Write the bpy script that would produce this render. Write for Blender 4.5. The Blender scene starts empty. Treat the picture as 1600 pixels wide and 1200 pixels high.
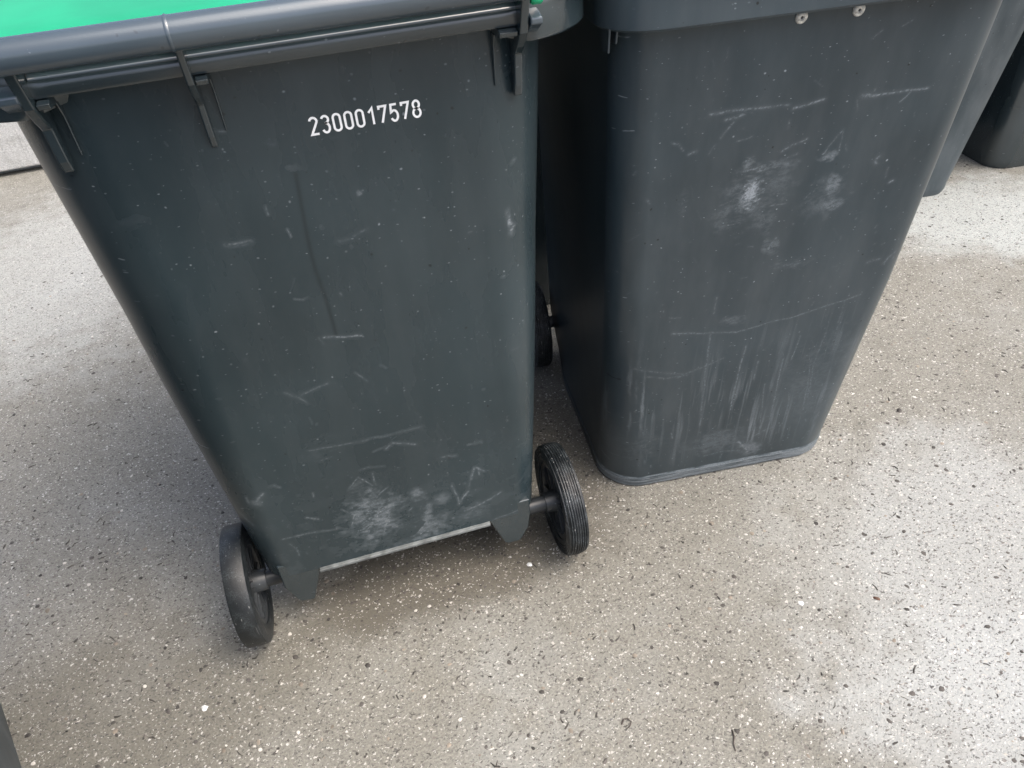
import bpy, math, random
import numpy as np
from mathutils import Vector, Matrix

random.seed(7)
np.random.seed(7)
S = bpy.context.scene
C = S.collection
R = math.radians

# ------------------------------------------------------------------ camera
cam_d = bpy.data.cameras.new('camera')
cam = bpy.data.objects.new('camera', cam_d)
C.objects.link(cam)
S.camera = cam
CAM = Vector((-0.0121, -0.8351, 1.0556))
YAW, PITCH, ROLL = 0.2319, 0.6616, -0.0929
fw = Vector((math.sin(YAW)*math.cos(PITCH), math.cos(YAW)*math.cos(PITCH), -math.sin(PITCH)))
rt = Vector((math.cos(YAW), -math.sin(YAW), 0))
up = rt.cross(fw)
r2 = math.cos(ROLL)*rt + math.sin(ROLL)*up
u2 = -math.sin(ROLL)*rt + math.cos(ROLL)*up
cam.matrix_world = Matrix(((r2.x, u2.x, -fw.x, CAM.x), (r2.y, u2.y, -fw.y, CAM.y),
                           (r2.z, u2.z, -fw.z, CAM.z), (0, 0, 0, 1)))
cam_d.sensor_width = 36.0
cam_d.lens = 36.0*1211.0/1600.0
cam_d.clip_start = 0.01
cam_d.clip_end = 500.0

# ------------------------------------------------------------------ sky, sun, exposure
SUN_DIR = Vector((0.40, -0.32, 0.86)).normalized()
w = bpy.data.worlds.new('World')
S.world = w
w.use_nodes = True
wn = w.node_tree
bg = wn.nodes['Background']
sky = wn.nodes.new('ShaderNodeTexSky')
sky.sky_type = 'NISHITA'
sky.sun_disc = False
sky.sun_elevation = math.asin(SUN_DIR.z)
sky.sun_rotation = math.atan2(SUN_DIR.x, SUN_DIR.y)
sky.air_density = 0.65
sky.dust_density = 6.0
sky.ozone_density = 0.3
wn.links.new(sky.outputs[0], bg.inputs[0])
bg.inputs[1].default_value = 0.15
sl = bpy.data.lights.new('sun', 'SUN')
sl.energy = 0.8
sl.angle = R(70)
sl.color = (0.97, 1.0, 0.98)
so = bpy.data.objects.new('sun', sl)
C.objects.link(so)
so.rotation_euler = (-SUN_DIR).to_track_quat('-Z', 'Y').to_euler()
S.view_settings.view_transform = 'Standard'
S.view_settings.look = 'None'
S.view_settings.gamma = 1.0
S.view_settings.use_curve_mapping = False
S.view_settings.exposure = 1.10

# ------------------------------------------------------------------ object helpers
def tag(o, label=None, cat=None, group=None, kind=None):
    if label: o['label'] = label
    if cat: o['category'] = cat
    if group: o['group'] = group
    if kind: o['kind'] = kind
    return o

def empty(name, loc=(0, 0, 0), rz=0.0):
    o = bpy.data.objects.new(name, None)
    o.empty_display_size = 0.1
    C.objects.link(o)
    o.location = loc
    o.rotation_euler = (0, 0, rz)
    return o

def mobj(name, verts, faces, mat, parent=None, smooth=False, bevel=0.0, seg=2, sharp=None):
    me = bpy.data.meshes.new(name)
    me.from_pydata([tuple(v) for v in verts], [], [tuple(f) for f in faces])
    me.update()
    o = bpy.data.objects.new(name, me)
    C.objects.link(o)
    if mat: me.materials.append(mat)
    if parent: o.parent = parent
    if smooth:
        me.polygons.foreach_set('use_smooth', [True]*len(me.polygons))
        if sharp: me.set_sharp_from_angle(angle=R(sharp))
    if bevel:
        m = o.modifiers.new('bevel', 'BEVEL')
        m.width = bevel; m.segments = seg; m.limit_method = 'ANGLE'; m.angle_limit = R(35)
    return o

class MB:
    """collects shapes into one mesh"""
    def __init__(s): s.v = []; s.f = []
    def add(s, v, f):
        n = len(s.v); s.v += [tuple(p) for p in v]; s.f += [tuple(i+n for i in q) for q in f]
    def box(s, x0, x1, y0, y1, z0, z1):
        v = [(x, y, z) for z in (z0, z1) for y in (y0, y1) for x in (x0, x1)]
        s.add(v, [(0, 2, 3, 1), (4, 5, 7, 6), (0, 1, 5, 4), (2, 6, 7, 3), (0, 4, 6, 2), (1, 3, 7, 5)])
    def prism_yz(s, poly, x0, x1):
        n = len(poly)
        v = [(x0, y, z) for y, z in poly] + [(x1, y, z) for y, z in poly]
        f = [tuple(range(n-1, -1, -1)), tuple(range(n, 2*n))]
        f += [(i, (i+1) % n, n+(i+1) % n, n+i) for i in range(n)]
        s.add(v, f)
    def prism_xz(s, poly, y0, y1):
        n = len(poly)
        v = [(x, y0, z) for x, z in poly] + [(x, y1, z) for x, z in poly]
        f = [tuple(range(n)), tuple(range(2*n-1, n-1, -1))]
        f += [(i, n+i, n+(i+1) % n, (i+1) % n) for i in range(n)]
        s.add(v, f)
    def tube_x(s, y, z, r, x0, x1, n=32, cap=True, r1=None):
        r1 = r1 or r
        v = []
        for x, q in ((x0, r), (x1, r1)):
            v += [(x, y+q*math.cos(2*math.pi*i/n), z+q*math.sin(2*math.pi*i/n)) for i in range(n)]
        f = [(i, (i+1) % n, n+(i+1) % n, n+i) for i in range(n)]
        if cap: f += [tuple(range(n-1, -1, -1)), tuple(range(n, 2*n))]
        s.add(v, f)
    def lathe_x(s, prof, n=96, closed=True):
        """prof: (x, r) loop revolved round the x axis"""
        m = len(prof); v = []; f = []
        for i in range(n):
            a = 2*math.pi*i/n
            v += [(x, r*math.cos(a), r*math.sin(a)) for x, r in prof]
        for i in range(n):
            for j in range(m if closed else m-1):
                a, b = i*m+j, i*m+(j+1) % m
                c, d = ((i+1) % n)*m+(j+1) % m, ((i+1) % n)*m+j
                f.append((a, b, c, d))
        s.add(v, f)
    def build(s, name, mat, parent=None, **k): return mobj(name, s.v, s.f, mat, parent, **k)

# ------------------------------------------------------------------ node helpers
class NT:
    def __init__(s, mat):
        s.m = mat; mat.use_nodes = True; s.t = mat.node_tree
        s.b = s.t.nodes['Principled BSDF']
    def n(s, typ, **k):
        o = s.t.nodes.new(typ)
        for a, v in k.items():
            if a.startswith('i_'):
                key = a[2:]; key = int(key) if key.isdigit() else key
                s.set(o, key, v)
            else: setattr(o, a, v)
        return o
    def set(s, o, key, v):
        if hasattr(v, 'links') or isinstance(v, bpy.types.NodeSocket): s.t.links.new(v, o.inputs[key])
        else: o.inputs[key].default_value = v
    def math(s, op, a, b=0.0, c=None, clamp=False):
        o = s.n('ShaderNodeMath', operation=op, use_clamp=clamp)
        s.set(o, 0, a); s.set(o, 1, b)
        if c is not None: s.set(o, 2, c)
        return o.outputs[0]
    def mix(s, fac, a, b, blend='MIX'):
        o = s.n('ShaderNodeMix', data_type='RGBA', blend_type=blend)
        s.set(o, 'Factor', fac)
        s.set(o, 6, a if not isinstance(a, tuple) else (*a, 1)[:4])
        s.set(o, 7, b if not isinstance(b, tuple) else (*b, 1)[:4])
        return o.outputs[2]
    def noise(s, vec, scale, detail=4, rough=0.55, dist=0.0):
        o = s.n('ShaderNodeTexNoise')
        s.set(o, 'Vector', vec); o.inputs['Scale'].default_value = scale
        o.inputs['Detail'].default_value = detail; o.inputs['Roughness'].default_value = rough
        o.inputs['Distortion'].default_value = dist
        return o
    def ramp(s, v, a, b, lo=0.0, hi=1.0):
        o = s.n('ShaderNodeMapRange', clamp=True)
        o.interpolation_type = 'SMOOTHSTEP'
        s.set(o, 0, v); o.inputs[1].default_value = a; o.inputs[2].default_value = b
        o.inputs[3].default_value = lo; o.inputs[4].default_value = hi
        return o.outputs[0]
    def vor(s, vec, scale, rnd=1.0):
        o = s.n('ShaderNodeTexVoronoi', voronoi_dimensions='2D')
        s.set(o, 'Vector', vec); o.inputs['Scale'].default_value = scale
        o.inputs['Randomness'].default_value = rnd
        return o
    def sep(s, c):
        o = s.n('ShaderNodeSeparateColor'); s.set(o, 0, c); return o.outputs
    def mapping(s, vec, scale=(1, 1, 1), rot=(0, 0, 0), loc=(0, 0, 0)):
        o = s.n('ShaderNodeMapping'); s.set(o, 0, vec)
        o.inputs['Scale'].default_value = scale; o.inputs['Rotation'].default_value = rot
        o.inputs['Location'].default_value = loc
        return o.outputs[0]
    def bump(s, h, strength, dist, normal=None):
        o = s.n('ShaderNodeBump'); s.set(o, 'Height', h)
        o.inputs['Strength'].default_value = strength; o.inputs['Distance'].default_value = dist
        if normal: s.set(o, 'Normal', normal)
        return o.outputs[0]

def specks(t, vec, scale, prob, size, seedshift=0.0):
    """mask of scattered irregular specks: a share `prob` of voronoi cells gets one"""
    v = t.vor(t.mapping(vec, loc=(seedshift, seedshift*1.7, 0)), scale)
    c = t.sep(v.outputs['Color'])
    on = t.math('LESS_THAN', c[0], prob)
    rad = t.math('MULTIPLY_ADD', c[1], size*0.75, size*0.25)
    m = t.ramp(t.math('SUBTRACT', rad, v.outputs['Distance']), 0.0, 0.08)
    return t.math('MULTIPLY', m, on), c[2]

# ------------------------------------------------------------------ materials
def plastic(name, col, rough=0.42, wear=1.0, tint=(0.30, 0.34, 0.37), spec=0.5, dust=0.25, attr=True):
    m = bpy.data.materials.new(name); t = NT(m)
    g = t.n('ShaderNodeTexCoord').outputs['Object']
    sp = t.n('ShaderNodeSeparateXYZ'); t.set(sp, 0, g)
    cb = t.n('ShaderNodeCombineXYZ')                       # unrolled: along the walls, up
    t.set(cb, 0, t.math('ADD', sp.outputs[0], t.math('MULTIPLY', sp.outputs[1], 0.8))); t.set(cb, 1, sp.outputs[2])
    warp = t.noise(g, 60, 1).outputs['Color']
    gv = t.n('ShaderNodeVectorMath', operation='MULTIPLY_ADD')
    t.set(gv, 0, warp); gv.inputs[1].default_value = (0.006,)*3; t.set(gv, 2, cb.outputs[0])
    g2 = gv.outputs[0]
    big = t.noise(g, 5, 2).outputs[0]
    base = t.mix(t.ramp(big, 0.3, 0.75), tuple(c*0.88 for c in col), tuple(c*1.15 for c in col))
    # dusty film, uneven
    film = t.noise(t.mapping(g, scale=(9, 9, 2.6)), 1.6, 4, 0.62).outputs[0]
    film = t.ramp(film, 0.25, 0.95, 0, dust*1.3)
    base = t.mix(film, base, (0.16, 0.18, 0.19))
    # light nicks
    s1, r1 = specks(t, g2, 42, 0.30, 0.085)
    s3, r3 = specks(t, t.mapping(g2, scale=(1, 1.8, 1)), 130, 0.07, 0.22, 5.0)
    nick = t.math('MAXIMUM', t.math('MULTIPLY', s1, t.math('POWER', r1, 2.0)), t.math('MULTIPLY', s3, t.math('MULTIPLY', r3, 0.5)))
    nick = t.math('MULTIPLY', nick, wear, clamp=True)
    s4, r4 = specks(t, g2, 60, 0.05, 0.14, 9.0)
    rv = rough
    sc = nick
    if attr:
        a = t.n('ShaderNodeAttribute', attribute_name='scuff').outputs['Fac']
        fine = t.noise(t.mapping(g, scale=(1, 1, 2.2)), 420, 2, 0.7).outputs[0]
        a = t.math('MULTIPLY', a, t.ramp(fine, 0.30, 0.62, 0.35, 1.0), clamp=True)
        sc = t.math('MAXIMUM', nick, a)
        d = t.n('ShaderNodeAttribute', attribute_name='dark').outputs['Fac']
        base = t.mix(d, base, tuple(c*0.42 for c in col))
    base = t.mix(t.math('MULTIPLY', s4, 0.7*wear), base, (0.006, 0.007, 0.008))
    base = t.mix(sc, base, tint)
    t.set(t.b, 'Base Color', base)
    rn = film
    rr = t.math('ADD', t.ramp(rn, 0.0, 0.3, rough-0.02, rough+0.06), t.math('MULTIPLY', sc, 0.25))
    t.set(t.b, 'Roughness', rr)
    t.b.inputs['Specular IOR Level'].default_value = spec
    gr = t.noise(g, 900, 1).outputs[0]
    wv = t.noise(g, 9, 1).outputs[0]
    nb = t.bump(wv, 0.10, 0.012)
    nb = t.bump(gr, 0.10, 0.0006, nb)
    t.set(t.b, 'Normal', nb)
    return m

def rubber(name, dusty):
    m = bpy.data.materials.new(name); t = NT(m)
    g = t.n('ShaderNodeTexCoord').outputs['Object']
    n1 = t.noise(g, 45, 6, 0.65).outputs[0]
    n2 = t.noise(g, 500, 4, 0.7).outputs[0]
    d = t.math('MULTIPLY', t.ramp(n1, 0.38, 0.72), t.ramp(n2, 0.40, 0.66))
    s, r = specks(t, g, 330, 0.16, 0.32)
    base = t.mix(t.math('MULTIPLY', d, dusty), (0.009, 0.012, 0.014), (0.11, 0.13, 0.14))
    base = t.mix(t.math('MULTIPLY', t.math('MULTIPLY', s, r), dusty, clamp=True), base, (0.36, 0.37, 0.37))
    t.set(t.b, 'Base Color', base)
    t.b.inputs['Roughness'].default_value = 0.46
    t.set(t.b, 'Normal', t.bump(n2, 0.35, 0.0012))
    return m

def simple(name, col, rough=0.5, metal=0.0, var=0.25, scale=60, bump=0.0):
    m = bpy.data.materials.new(name); t = NT(m)
    g = t.n('ShaderNodeTexCoord').outputs['Object']
    n = t.noise(g, scale, 5).outputs[0]
    t.set(t.b, 'Base Color', t.mix(t.ramp(n, 0.3, 0.7), tuple(c*(1-var) for c in col), tuple(min(1, c*(1+var)) for c in col)))
    t.b.inputs['Roughness'].default_value = rough
    t.b.inputs['Metallic'].default_value = metal
    if bump: t.set(t.b, 'Normal', t.bump(n, 0.4, bump))
    return m

def concrete(name, tone=(0.226, 0.222, 0.192), aggregate=1.0, stains_and_shade=None):
    m = bpy.data.materials.new(name); t = NT(m)
    g = t.n('ShaderNodeTexCoord').outputs['Object']
    warp = t.noise(g, 170, 2, 0.6).outputs['Color']
    gv = t.n('ShaderNodeVectorMath', operation='MULTIPLY_ADD')
    t.set(gv, 0, warp); gv.inputs[1].default_value = (0.010,)*3; t.set(gv, 2, g)
    gw = gv.outputs[0]
    big = t.noise(g, 2.3, 4, 0.58, 0.4).outputs[0]
    mid = t.noise(g, 14, 4, 0.6).outputs[0]
    fine = t.noise(g, 260, 3, 0.7).outputs[0]
    base = t.mix(t.ramp(fine, 0.28, 0.72), tuple(c*0.72 for c in tone), tuple(c*1.22 for c in tone))
    base = t.mix(t.ramp(mid, 0.48, 0.72, 0, 0.40), base, tuple(c*0.62 for c in (0.26, 0.255, 0.22)))
    pale = t.math('MULTIPLY', t.ramp(big, 0.45, 0.75, 0, 0.35), t.ramp(mid, 0.30, 0.55))
    base = t.mix(pale, base, (0.43, 0.452, 0.44))
    if stains_and_shade:
        for cx, cy, rx, ry, col, amt in stains_and_shade:            # cement film, soil and painted bin shade, each blotch with a ragged edge
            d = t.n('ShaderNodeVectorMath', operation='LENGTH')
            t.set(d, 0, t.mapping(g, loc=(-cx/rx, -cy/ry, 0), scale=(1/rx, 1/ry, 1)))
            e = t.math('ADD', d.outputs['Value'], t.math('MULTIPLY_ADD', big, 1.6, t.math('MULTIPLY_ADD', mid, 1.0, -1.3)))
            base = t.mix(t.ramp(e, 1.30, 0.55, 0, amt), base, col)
    # exposed aggregate: dark and light grains of several sizes
    for sc, pr, sz, seed, cols, amt in (
            (330, 0.34, 0.42, 1.0, ((0.12, 0.115, 0.11), (0.05, 0.05, 0.05)), 0.8),
            (300, 0.15, 0.38, 2.0, ((0.48, 0.47, 0.44), (0.78, 0.78, 0.75)), 0.85),
            (160, 0.38, 0.42, 3.0, ((0.15, 0.14, 0.13), (0.04, 0.04, 0.04)), 0.85),
            (150, 0.22, 0.32, 4.0, ((0.40, 0.38, 0.34), (0.66, 0.65, 0.62)), 0.85),
            (82, 0.28, 0.29, 5.0, ((0.17, 0.155, 0.14), (0.035, 0.033, 0.03)), 0.9),
            (70, 0.10, 0.22, 6.0, ((0.40, 0.38, 0.34), (0.72, 0.71, 0.68)), 0.9)):
        mk, rnd = specks(t, t.mapping(gw, scale=(1, 1.75 if seed % 2 else 1.3, 1), rot=(0, 0, 0.35*seed)), sc, pr, sz, seed)
        base = t.mix(t.math('MULTIPLY', mk, amt*0.92*aggregate), base, t.mix(rnd, cols[0], cols[1]))
    t.set(t.b, 'Base Color', base)
    t.set(t.b, 'Roughness', t.ramp(mid, 0.3, 0.7, 0.62, 0.85))
    t.b.inputs['Specular IOR Level'].default_value = 0.4
    pit = t.noise(gw, 120, 3, 0.7).outputs[0]
    t.set(t.b, 'Normal', t.bump(fine, 0.6, 0.002, t.bump(pit, 0.7, 0.004)))
    return m

M = {}
M['bin'] = plastic('bin_plastic_graphite', (0.021, 0.035, 0.041), rough=0.29, dust=0.10)
M['bin_b'] = plastic('bin_plastic_slate', (0.027, 0.042, 0.051), rough=0.32, wear=1.2, dust=0.20)
M['bin_plain'] = plastic('bin_plastic_plain', (0.022, 0.035, 0.041), attr=False, rough=0.20, wear=0.5, dust=0.05, spec=1.0)
M['bin_blue'] = plastic('bin_plastic_weathered', (0.034, 0.049, 0.058), attr=False, rough=0.42, wear=1.0, dust=0.5)
M['green'] = simple('green_lid_plastic', (0.002, 0.34, 0.15), 0.36, var=0.12, scale=9)
M['lid'] = plastic('lid_plastic', (0.028, 0.033, 0.036), attr=False, wear=0.6)
M['tyre_rib'] = rubber('dusty_ribbed_rubber', 1.3)
M['tyre'] = rubber('worn_rubber', 0.5)
M['sidewall'] = simple('scuffed_sidewall', (0.10, 0.11, 0.115), 0.7, var=0.35, scale=160)
M['hub'] = plastic('hub_plastic', (0.018, 0.021, 0.024), attr=False, rough=0.33, wear=1.2)
M['axle'] = simple('axle_steel', (0.20, 0.21, 0.22), 0.35, metal=0.7)
M['white'] = simple('white_print', (0.88, 0.90, 0.90), 0.5, var=0.05)
M['rivet'] = simple('rivet_aluminium', (0.62, 0.61, 0.57), 0.5, metal=0.35, var=0.35, scale=260)
M['hole'] = simple('rivet_hole', (0.05, 0.05, 0.05), 0.7)
M['sky_lit'] = plastic('sky_lit_handle_plastic', (0.054, 0.076, 0.094), attr=False, rough=0.20, wear=0.5, dust=0.05, spec=1.0)  # plain plastic lightened to paint in the sky highlight on bar and ledges
M['lip'] = simple('worn_edge', (0.14, 0.155, 0.155), 0.6, var=0.35, scale=70)
M['ground'] = concrete('aggregate_concrete', stains_and_shade=(
    (1.75, 0.72, 0.33, 0.22, (0.50, 0.55, 0.55), 0.6), (0.90, -0.30, 0.36, 0.34, (0.425, 0.452, 0.45), 0.5),
    (0.72, -0.46, 0.22, 0.16, (0.425, 0.452, 0.45), 0.4), (-0.75, 1.55, 0.40, 0.60, (0.46, 0.49, 0.475), 0.45),
    (0.02, 0.03, 0.26, 0.10, (0.085, 0.075, 0.056), 0.7), (0.33, 0.40, 0.10, 0.35, (0.09, 0.08, 0.062), 0.6), (-0.45, -0.05, 0.30, 0.16, (0.13, 0.125, 0.10), 0.45)))  # brown blotches: soil plus painted contact shade under and beside the bins
M['kerb'] = concrete('kerb_concrete', (0.50, 0.51, 0.50), 0.25)

# ------------------------------------------------------------------ setting
def grid(name, x0, x1, y0, y1, z, mat, n=1):
    v = [(x0+(x1-x0)*i/n, y0+(y1-y0)*j/n, z) for j in range(n+1) for i in range(n+1)]
    f = [(j*(n+1)+i, j*(n+1)+i+1, (j+1)*(n+1)+i+1, (j+1)*(n+1)+i) for j in range(n) for i in range(n)]
    return mobj(name, v, f, mat)

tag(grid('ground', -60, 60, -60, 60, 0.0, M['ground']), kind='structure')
kb = MB(); kb.prism_yz([(2.53, -0.05), (2.53, 0.022), (2.475, 0.022), (2.485, 0.26), (2.75, 0.26), (2.75, -0.05)], -9, 9)
k = kb.build('kerb', M['kerb'], bevel=0.006)
k.rotation_euler.z = R(2.0)
tag(k, kind='structure')
kb = MB(); kb.box(-9, 9, 2.757, 40, -0.05, 0.252)
k = kb.build('pavement', M['kerb'])
k.rotation_euler.z = R(2.0)
tag(k, kind='structure')

# ------------------------------------------------------------------ wear marks painted on the panels (panel x, panel z)
SEG_A =[(-0.047,0.528,-0.025,0.523,-0.002,0.520,0.70,2.5),(-0.108,0.357,-0.039,0.352,0.051,0.350,0.35,2.5),(-0.006,0.327,0.005,0.335,0.037,0.321,0.60,3.0),(-0.049,0.300,-0.035,0.301,-0.013,0.295,0.45,2.0),(-0.069,0.271,-0.052,0.288,-0.035,0.266,0.60,2.0),(-0.032,0.288,-0.031,0.266,-0.030,0.265,0.50,2.5),(0.078,0.226,0.082,0.200,0.083,0.181,0.60,2.5),(0.083,0.181,0.092,0.195,0.100,0.203,0.70,3.0),(0.100,0.203,0.107,0.226,0.112,0.244,0.30,3.0),(0.109,0.227,0.116,0.249,0.124,0.245,0.80,2.5),(0.122,0.231,0.122,0.244,0.131,0.236,0.70,2.5),(0.090,0.164,0.132,0.174,0.151,0.183,0.55,4.0),(0.110,0.297,0.129,0.297,0.131,0.294,0.45,2.0),(-0.179,0.206,-0.144,0.204,-0.102,0.198,0.60,1.8),(-0.139,0.235,-0.131,0.230,-0.123,0.225,0.70,2.0),(-0.113,0.459,-0.099,0.448,-0.090,0.436,0.35,3.0),(-0.095,0.451,-0.072,0.458,-0.058,0.459,0.35,3.0),(0.200,0.647,0.202,0.630,0.205,0.614,0.95,3.0),(0.202,0.634,0.208,0.624,0.203,0.616,0.80,2.5),(-0.225,0.262,-0.219,0.252,-0.212,0.241,0.60,3.0),(-0.172,0.310,-0.165,0.311,-0.159,0.305,0.50,2.0),(-0.198,0.284,-0.190,0.294,-0.182,0.301,0.55,4.0),(-0.205,0.300,-0.206,0.289,-0.204,0.281,0.50,3.0),(-0.146,0.114,-0.044,0.125,0.122,0.122,0.35,2.0),(0.133,0.127,0.154,0.128,0.193,0.134,0.50,2.0),(-0.071,0.709,-0.071,0.705,-0.070,0.698,0.60,1.5),(-0.056,0.677,-0.055,0.673,-0.054,0.668,0.60,1.5),(-0.124,0.673,-0.112,0.673,-0.096,0.671,0.35,4.0),(-0.003,0.651,0.016,0.653,0.032,0.658,0.20,4.0),(0.013,0.470,0.017,0.465,0.019,0.462,0.45,1.5),(-0.069,0.589,-0.060,0.586,-0.054,0.588,0.45,1.5),(0.070,0.285,0.080,0.285,0.091,0.281,0.40,3.0),(-0.171,0.192,-0.166,0.178,-0.165,0.163,0.30,3.0),(0.017,0.123,0.048,0.121,0.090,0.119,0.30,3.0),]
SEG_B =[(0.107,0.718,0.084,0.717,0.063,0.717,0.70,3.0),(0.063,0.717,0.034,0.715,0.005,0.715,0.60,2.5),(-0.001,0.710,-0.019,0.712,-0.040,0.714,0.80,3.0),(0.086,0.707,0.072,0.709,0.062,0.712,0.70,3.0),(0.075,0.703,0.082,0.695,0.089,0.685,0.60,2.0),(0.096,0.676,0.100,0.671,0.103,0.664,0.40,2.0),(-0.091,0.713,-0.097,0.713,-0.111,0.711,0.70,4.0),(-0.111,0.711,-0.136,0.713,-0.181,0.711,0.80,2.5),(-0.145,0.698,-0.152,0.704,-0.158,0.710,0.50,2.0),(0.003,0.653,-0.011,0.661,-0.029,0.665,0.60,2.5),(-0.003,0.641,-0.011,0.644,-0.020,0.647,0.50,2.0),(-0.056,0.640,-0.065,0.655,-0.077,0.671,0.40,2.5),(-0.078,0.641,-0.078,0.653,-0.078,0.669,0.30,2.0),(0.131,0.668,0.127,0.669,0.121,0.670,0.80,2.5),(0.154,0.687,0.145,0.684,0.139,0.675,0.45,2.5),(0.122,0.369,0.069,0.358,0.016,0.350,0.55,2.5),(0.016,0.350,-0.025,0.355,-0.067,0.360,0.50,2.0),(-0.067,0.360,-0.128,0.372,-0.183,0.384,0.50,2.0),(-0.025,0.462,-0.044,0.464,-0.065,0.464,0.30,4.0),(0.059,0.357,0.056,0.274,0.049,0.142,0.40,3.5),(-0.006,0.316,-0.003,0.246,-0.003,0.169,0.60,3.0),(-0.080,0.272,-0.082,0.197,-0.084,0.124,0.45,3.0),(-0.098,0.317,-0.097,0.289,-0.095,0.266,0.60,2.0),(-0.131,0.260,-0.138,0.199,-0.145,0.133,0.35,3.0),(-0.142,0.314,-0.139,0.244,-0.146,0.165,0.30,4.0),(-0.035,0.275,-0.033,0.254,-0.033,0.236,0.45,3.0),(-0.109,0.182,-0.113,0.141,-0.116,0.107,0.35,3.0),(-0.057,0.218,-0.063,0.154,-0.070,0.085,0.30,3.0),(0.102,0.271,0.081,0.280,0.029,0.296,0.25,4.0),(0.179,0.306,0.136,0.289,0.086,0.274,0.25,4.0),(0.162,0.285,0.123,0.273,0.091,0.274,0.25,3.0),(0.057,0.395,0.058,0.407,0.058,0.426,0.30,3.0),(-0.008,0.499,-0.011,0.509,-0.017,0.517,0.50,3.0),(-0.140,0.613,-0.136,0.617,-0.141,0.623,0.60,4.0),(-0.160,0.604,-0.159,0.596,-0.160,0.588,0.40,2.0),(-0.168,0.579,-0.170,0.580,-0.173,0.581,0.80,3.0),(-0.219,0.455,-0.209,0.448,-0.204,0.438,0.50,3.0),(-0.176,0.445,-0.185,0.449,-0.195,0.450,0.30,5.0),(-0.034,0.077,-0.046,0.059,-0.056,0.042,0.70,5.0),(0.030,0.055,-0.007,0.056,-0.039,0.051,0.35,4.0),(-0.063,0.086,-0.080,0.096,-0.095,0.099,0.30,4.0),(0.001,0.572,-0.008,0.572,-0.018,0.572,0.40,2.0),(-0.159,0.376,-0.158,0.337,-0.162,0.282,0.20,5.0),]
PATCH_A =[(-0.041,0.200,0.0442,0.0520,0.75),(0.02,0.150,0.040,0.024,0.6),(0.023,0.226,0.0130,0.0157,0.50),(0.034,0.178,0.0086,0.0305,0.50),(0.061,0.203,0.0135,0.0135,0.40),(-0.064,0.148,0.0185,0.0139,0.40),(-0.055,0.270,0.0175,0.0123,0.25),(-0.002,0.129,0.0389,0.0114,0.45),(-0.047,0.774,0.0063,0.0053,0.15),(-0.208,0.717,0.0180,0.0069,0.10),(-0.111,0.671,0.0131,0.0037,0.30),(0.104,0.156,0.0405,0.0171,0.30),(-0.091,0.357,0.0246,0.0223,0.10),(-0.195,0.289,0.0096,0.0117,0.40),(-0.034,0.746,0.0052,0.0035,0.25),(0.031,0.704,0.0028,0.0030,0.40),]
PATCH_B =[(0.033,0.596,0.0167,0.0303,0.95),(0.025,0.633,0.0384,0.0086,0.50),(0.045,0.639,0.0108,0.0113,0.50),(0.040,0.582,0.0424,0.0395,0.28),(-0.001,0.607,0.0262,0.0198,0.22),(-0.063,0.635,0.0130,0.0077,0.75),(-0.082,0.589,0.0097,0.0184,0.55),(-0.093,0.560,0.0159,0.0095,0.65),(-0.073,0.571,0.0275,0.0317,0.20),(0.005,0.549,0.0136,0.0215,0.22),(-0.012,0.504,0.0121,0.0159,0.35),(0.068,0.555,0.0133,0.0084,0.20),(-0.054,0.468,0.0312,0.0095,0.25),(-0.150,0.211,0.0626,0.1024,0.12),(0.025,0.376,0.0215,0.0106,0.25),(0.155,0.111,0.0361,0.0357,0.15),(0.010,0.089,0.0638,0.0295,0.25),(-0.140,0.183,0.0200,0.0339,0.20),(-0.057,0.053,0.0263,0.0191,0.40),(0.129,0.595,0.0072,0.0199,0.15),]
HOLE_A = [(-0.0286, 0.1412), (-0.0152, 0.1611), (0.0035, 0.1654), (0.0223, 0.1697), (0.0282, 0.1616), (0.01, 0.1422), (-0.0109, 0.1385), (-0.027, 0.133)]
DRIP_A = [(-0.0312, 0.7381), (-0.0361, 0.6645), (-0.0368, 0.6234), (-0.0336, 0.5878), (-0.0321, 0.53)]


def vnoise(x, y, seed=0):
    xi = np.floor(x).astype(np.int64); yi = np.floor(y).astype(np.int64)
    fx = x-xi; fy = y-yi
    fx = fx*fx*(3-2*fx); fy = fy*fy*(3-2*fy)
    def h(a, b):
        n = (a*374761393 + b*668265263 + seed*1442695041) & 0x7fffffff
        n = ((n ^ (n >> 13))*1274126177) & 0x7fffffff
        return ((n ^ (n >> 16)) & 0xffff)/65535.0
    return (h(xi, yi)*(1-fx)+h(xi+1, yi)*fx)*(1-fy)+(h(xi, yi+1)*(1-fx)+h(xi+1, yi+1)*fx)*fy

def fbm(x, y, seed=0, o=4):
    s = 0; a = 0.5; t = 0
    for i in range(o):
        s = s+a*vnoise(x*2**i, y*2**i, seed+i); t += a; a *= 0.6
    return s/t

def segdist(x, z, ax, az, bx, bz):
    dx, dz = bx-ax, bz-az
    t = np.clip(((x-ax)*dx+(z-az)*dz)/(dx*dx+dz*dz+1e-12), 0, 1)
    return np.hypot(x-ax-t*dx, z-az-t*dz), t

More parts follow.
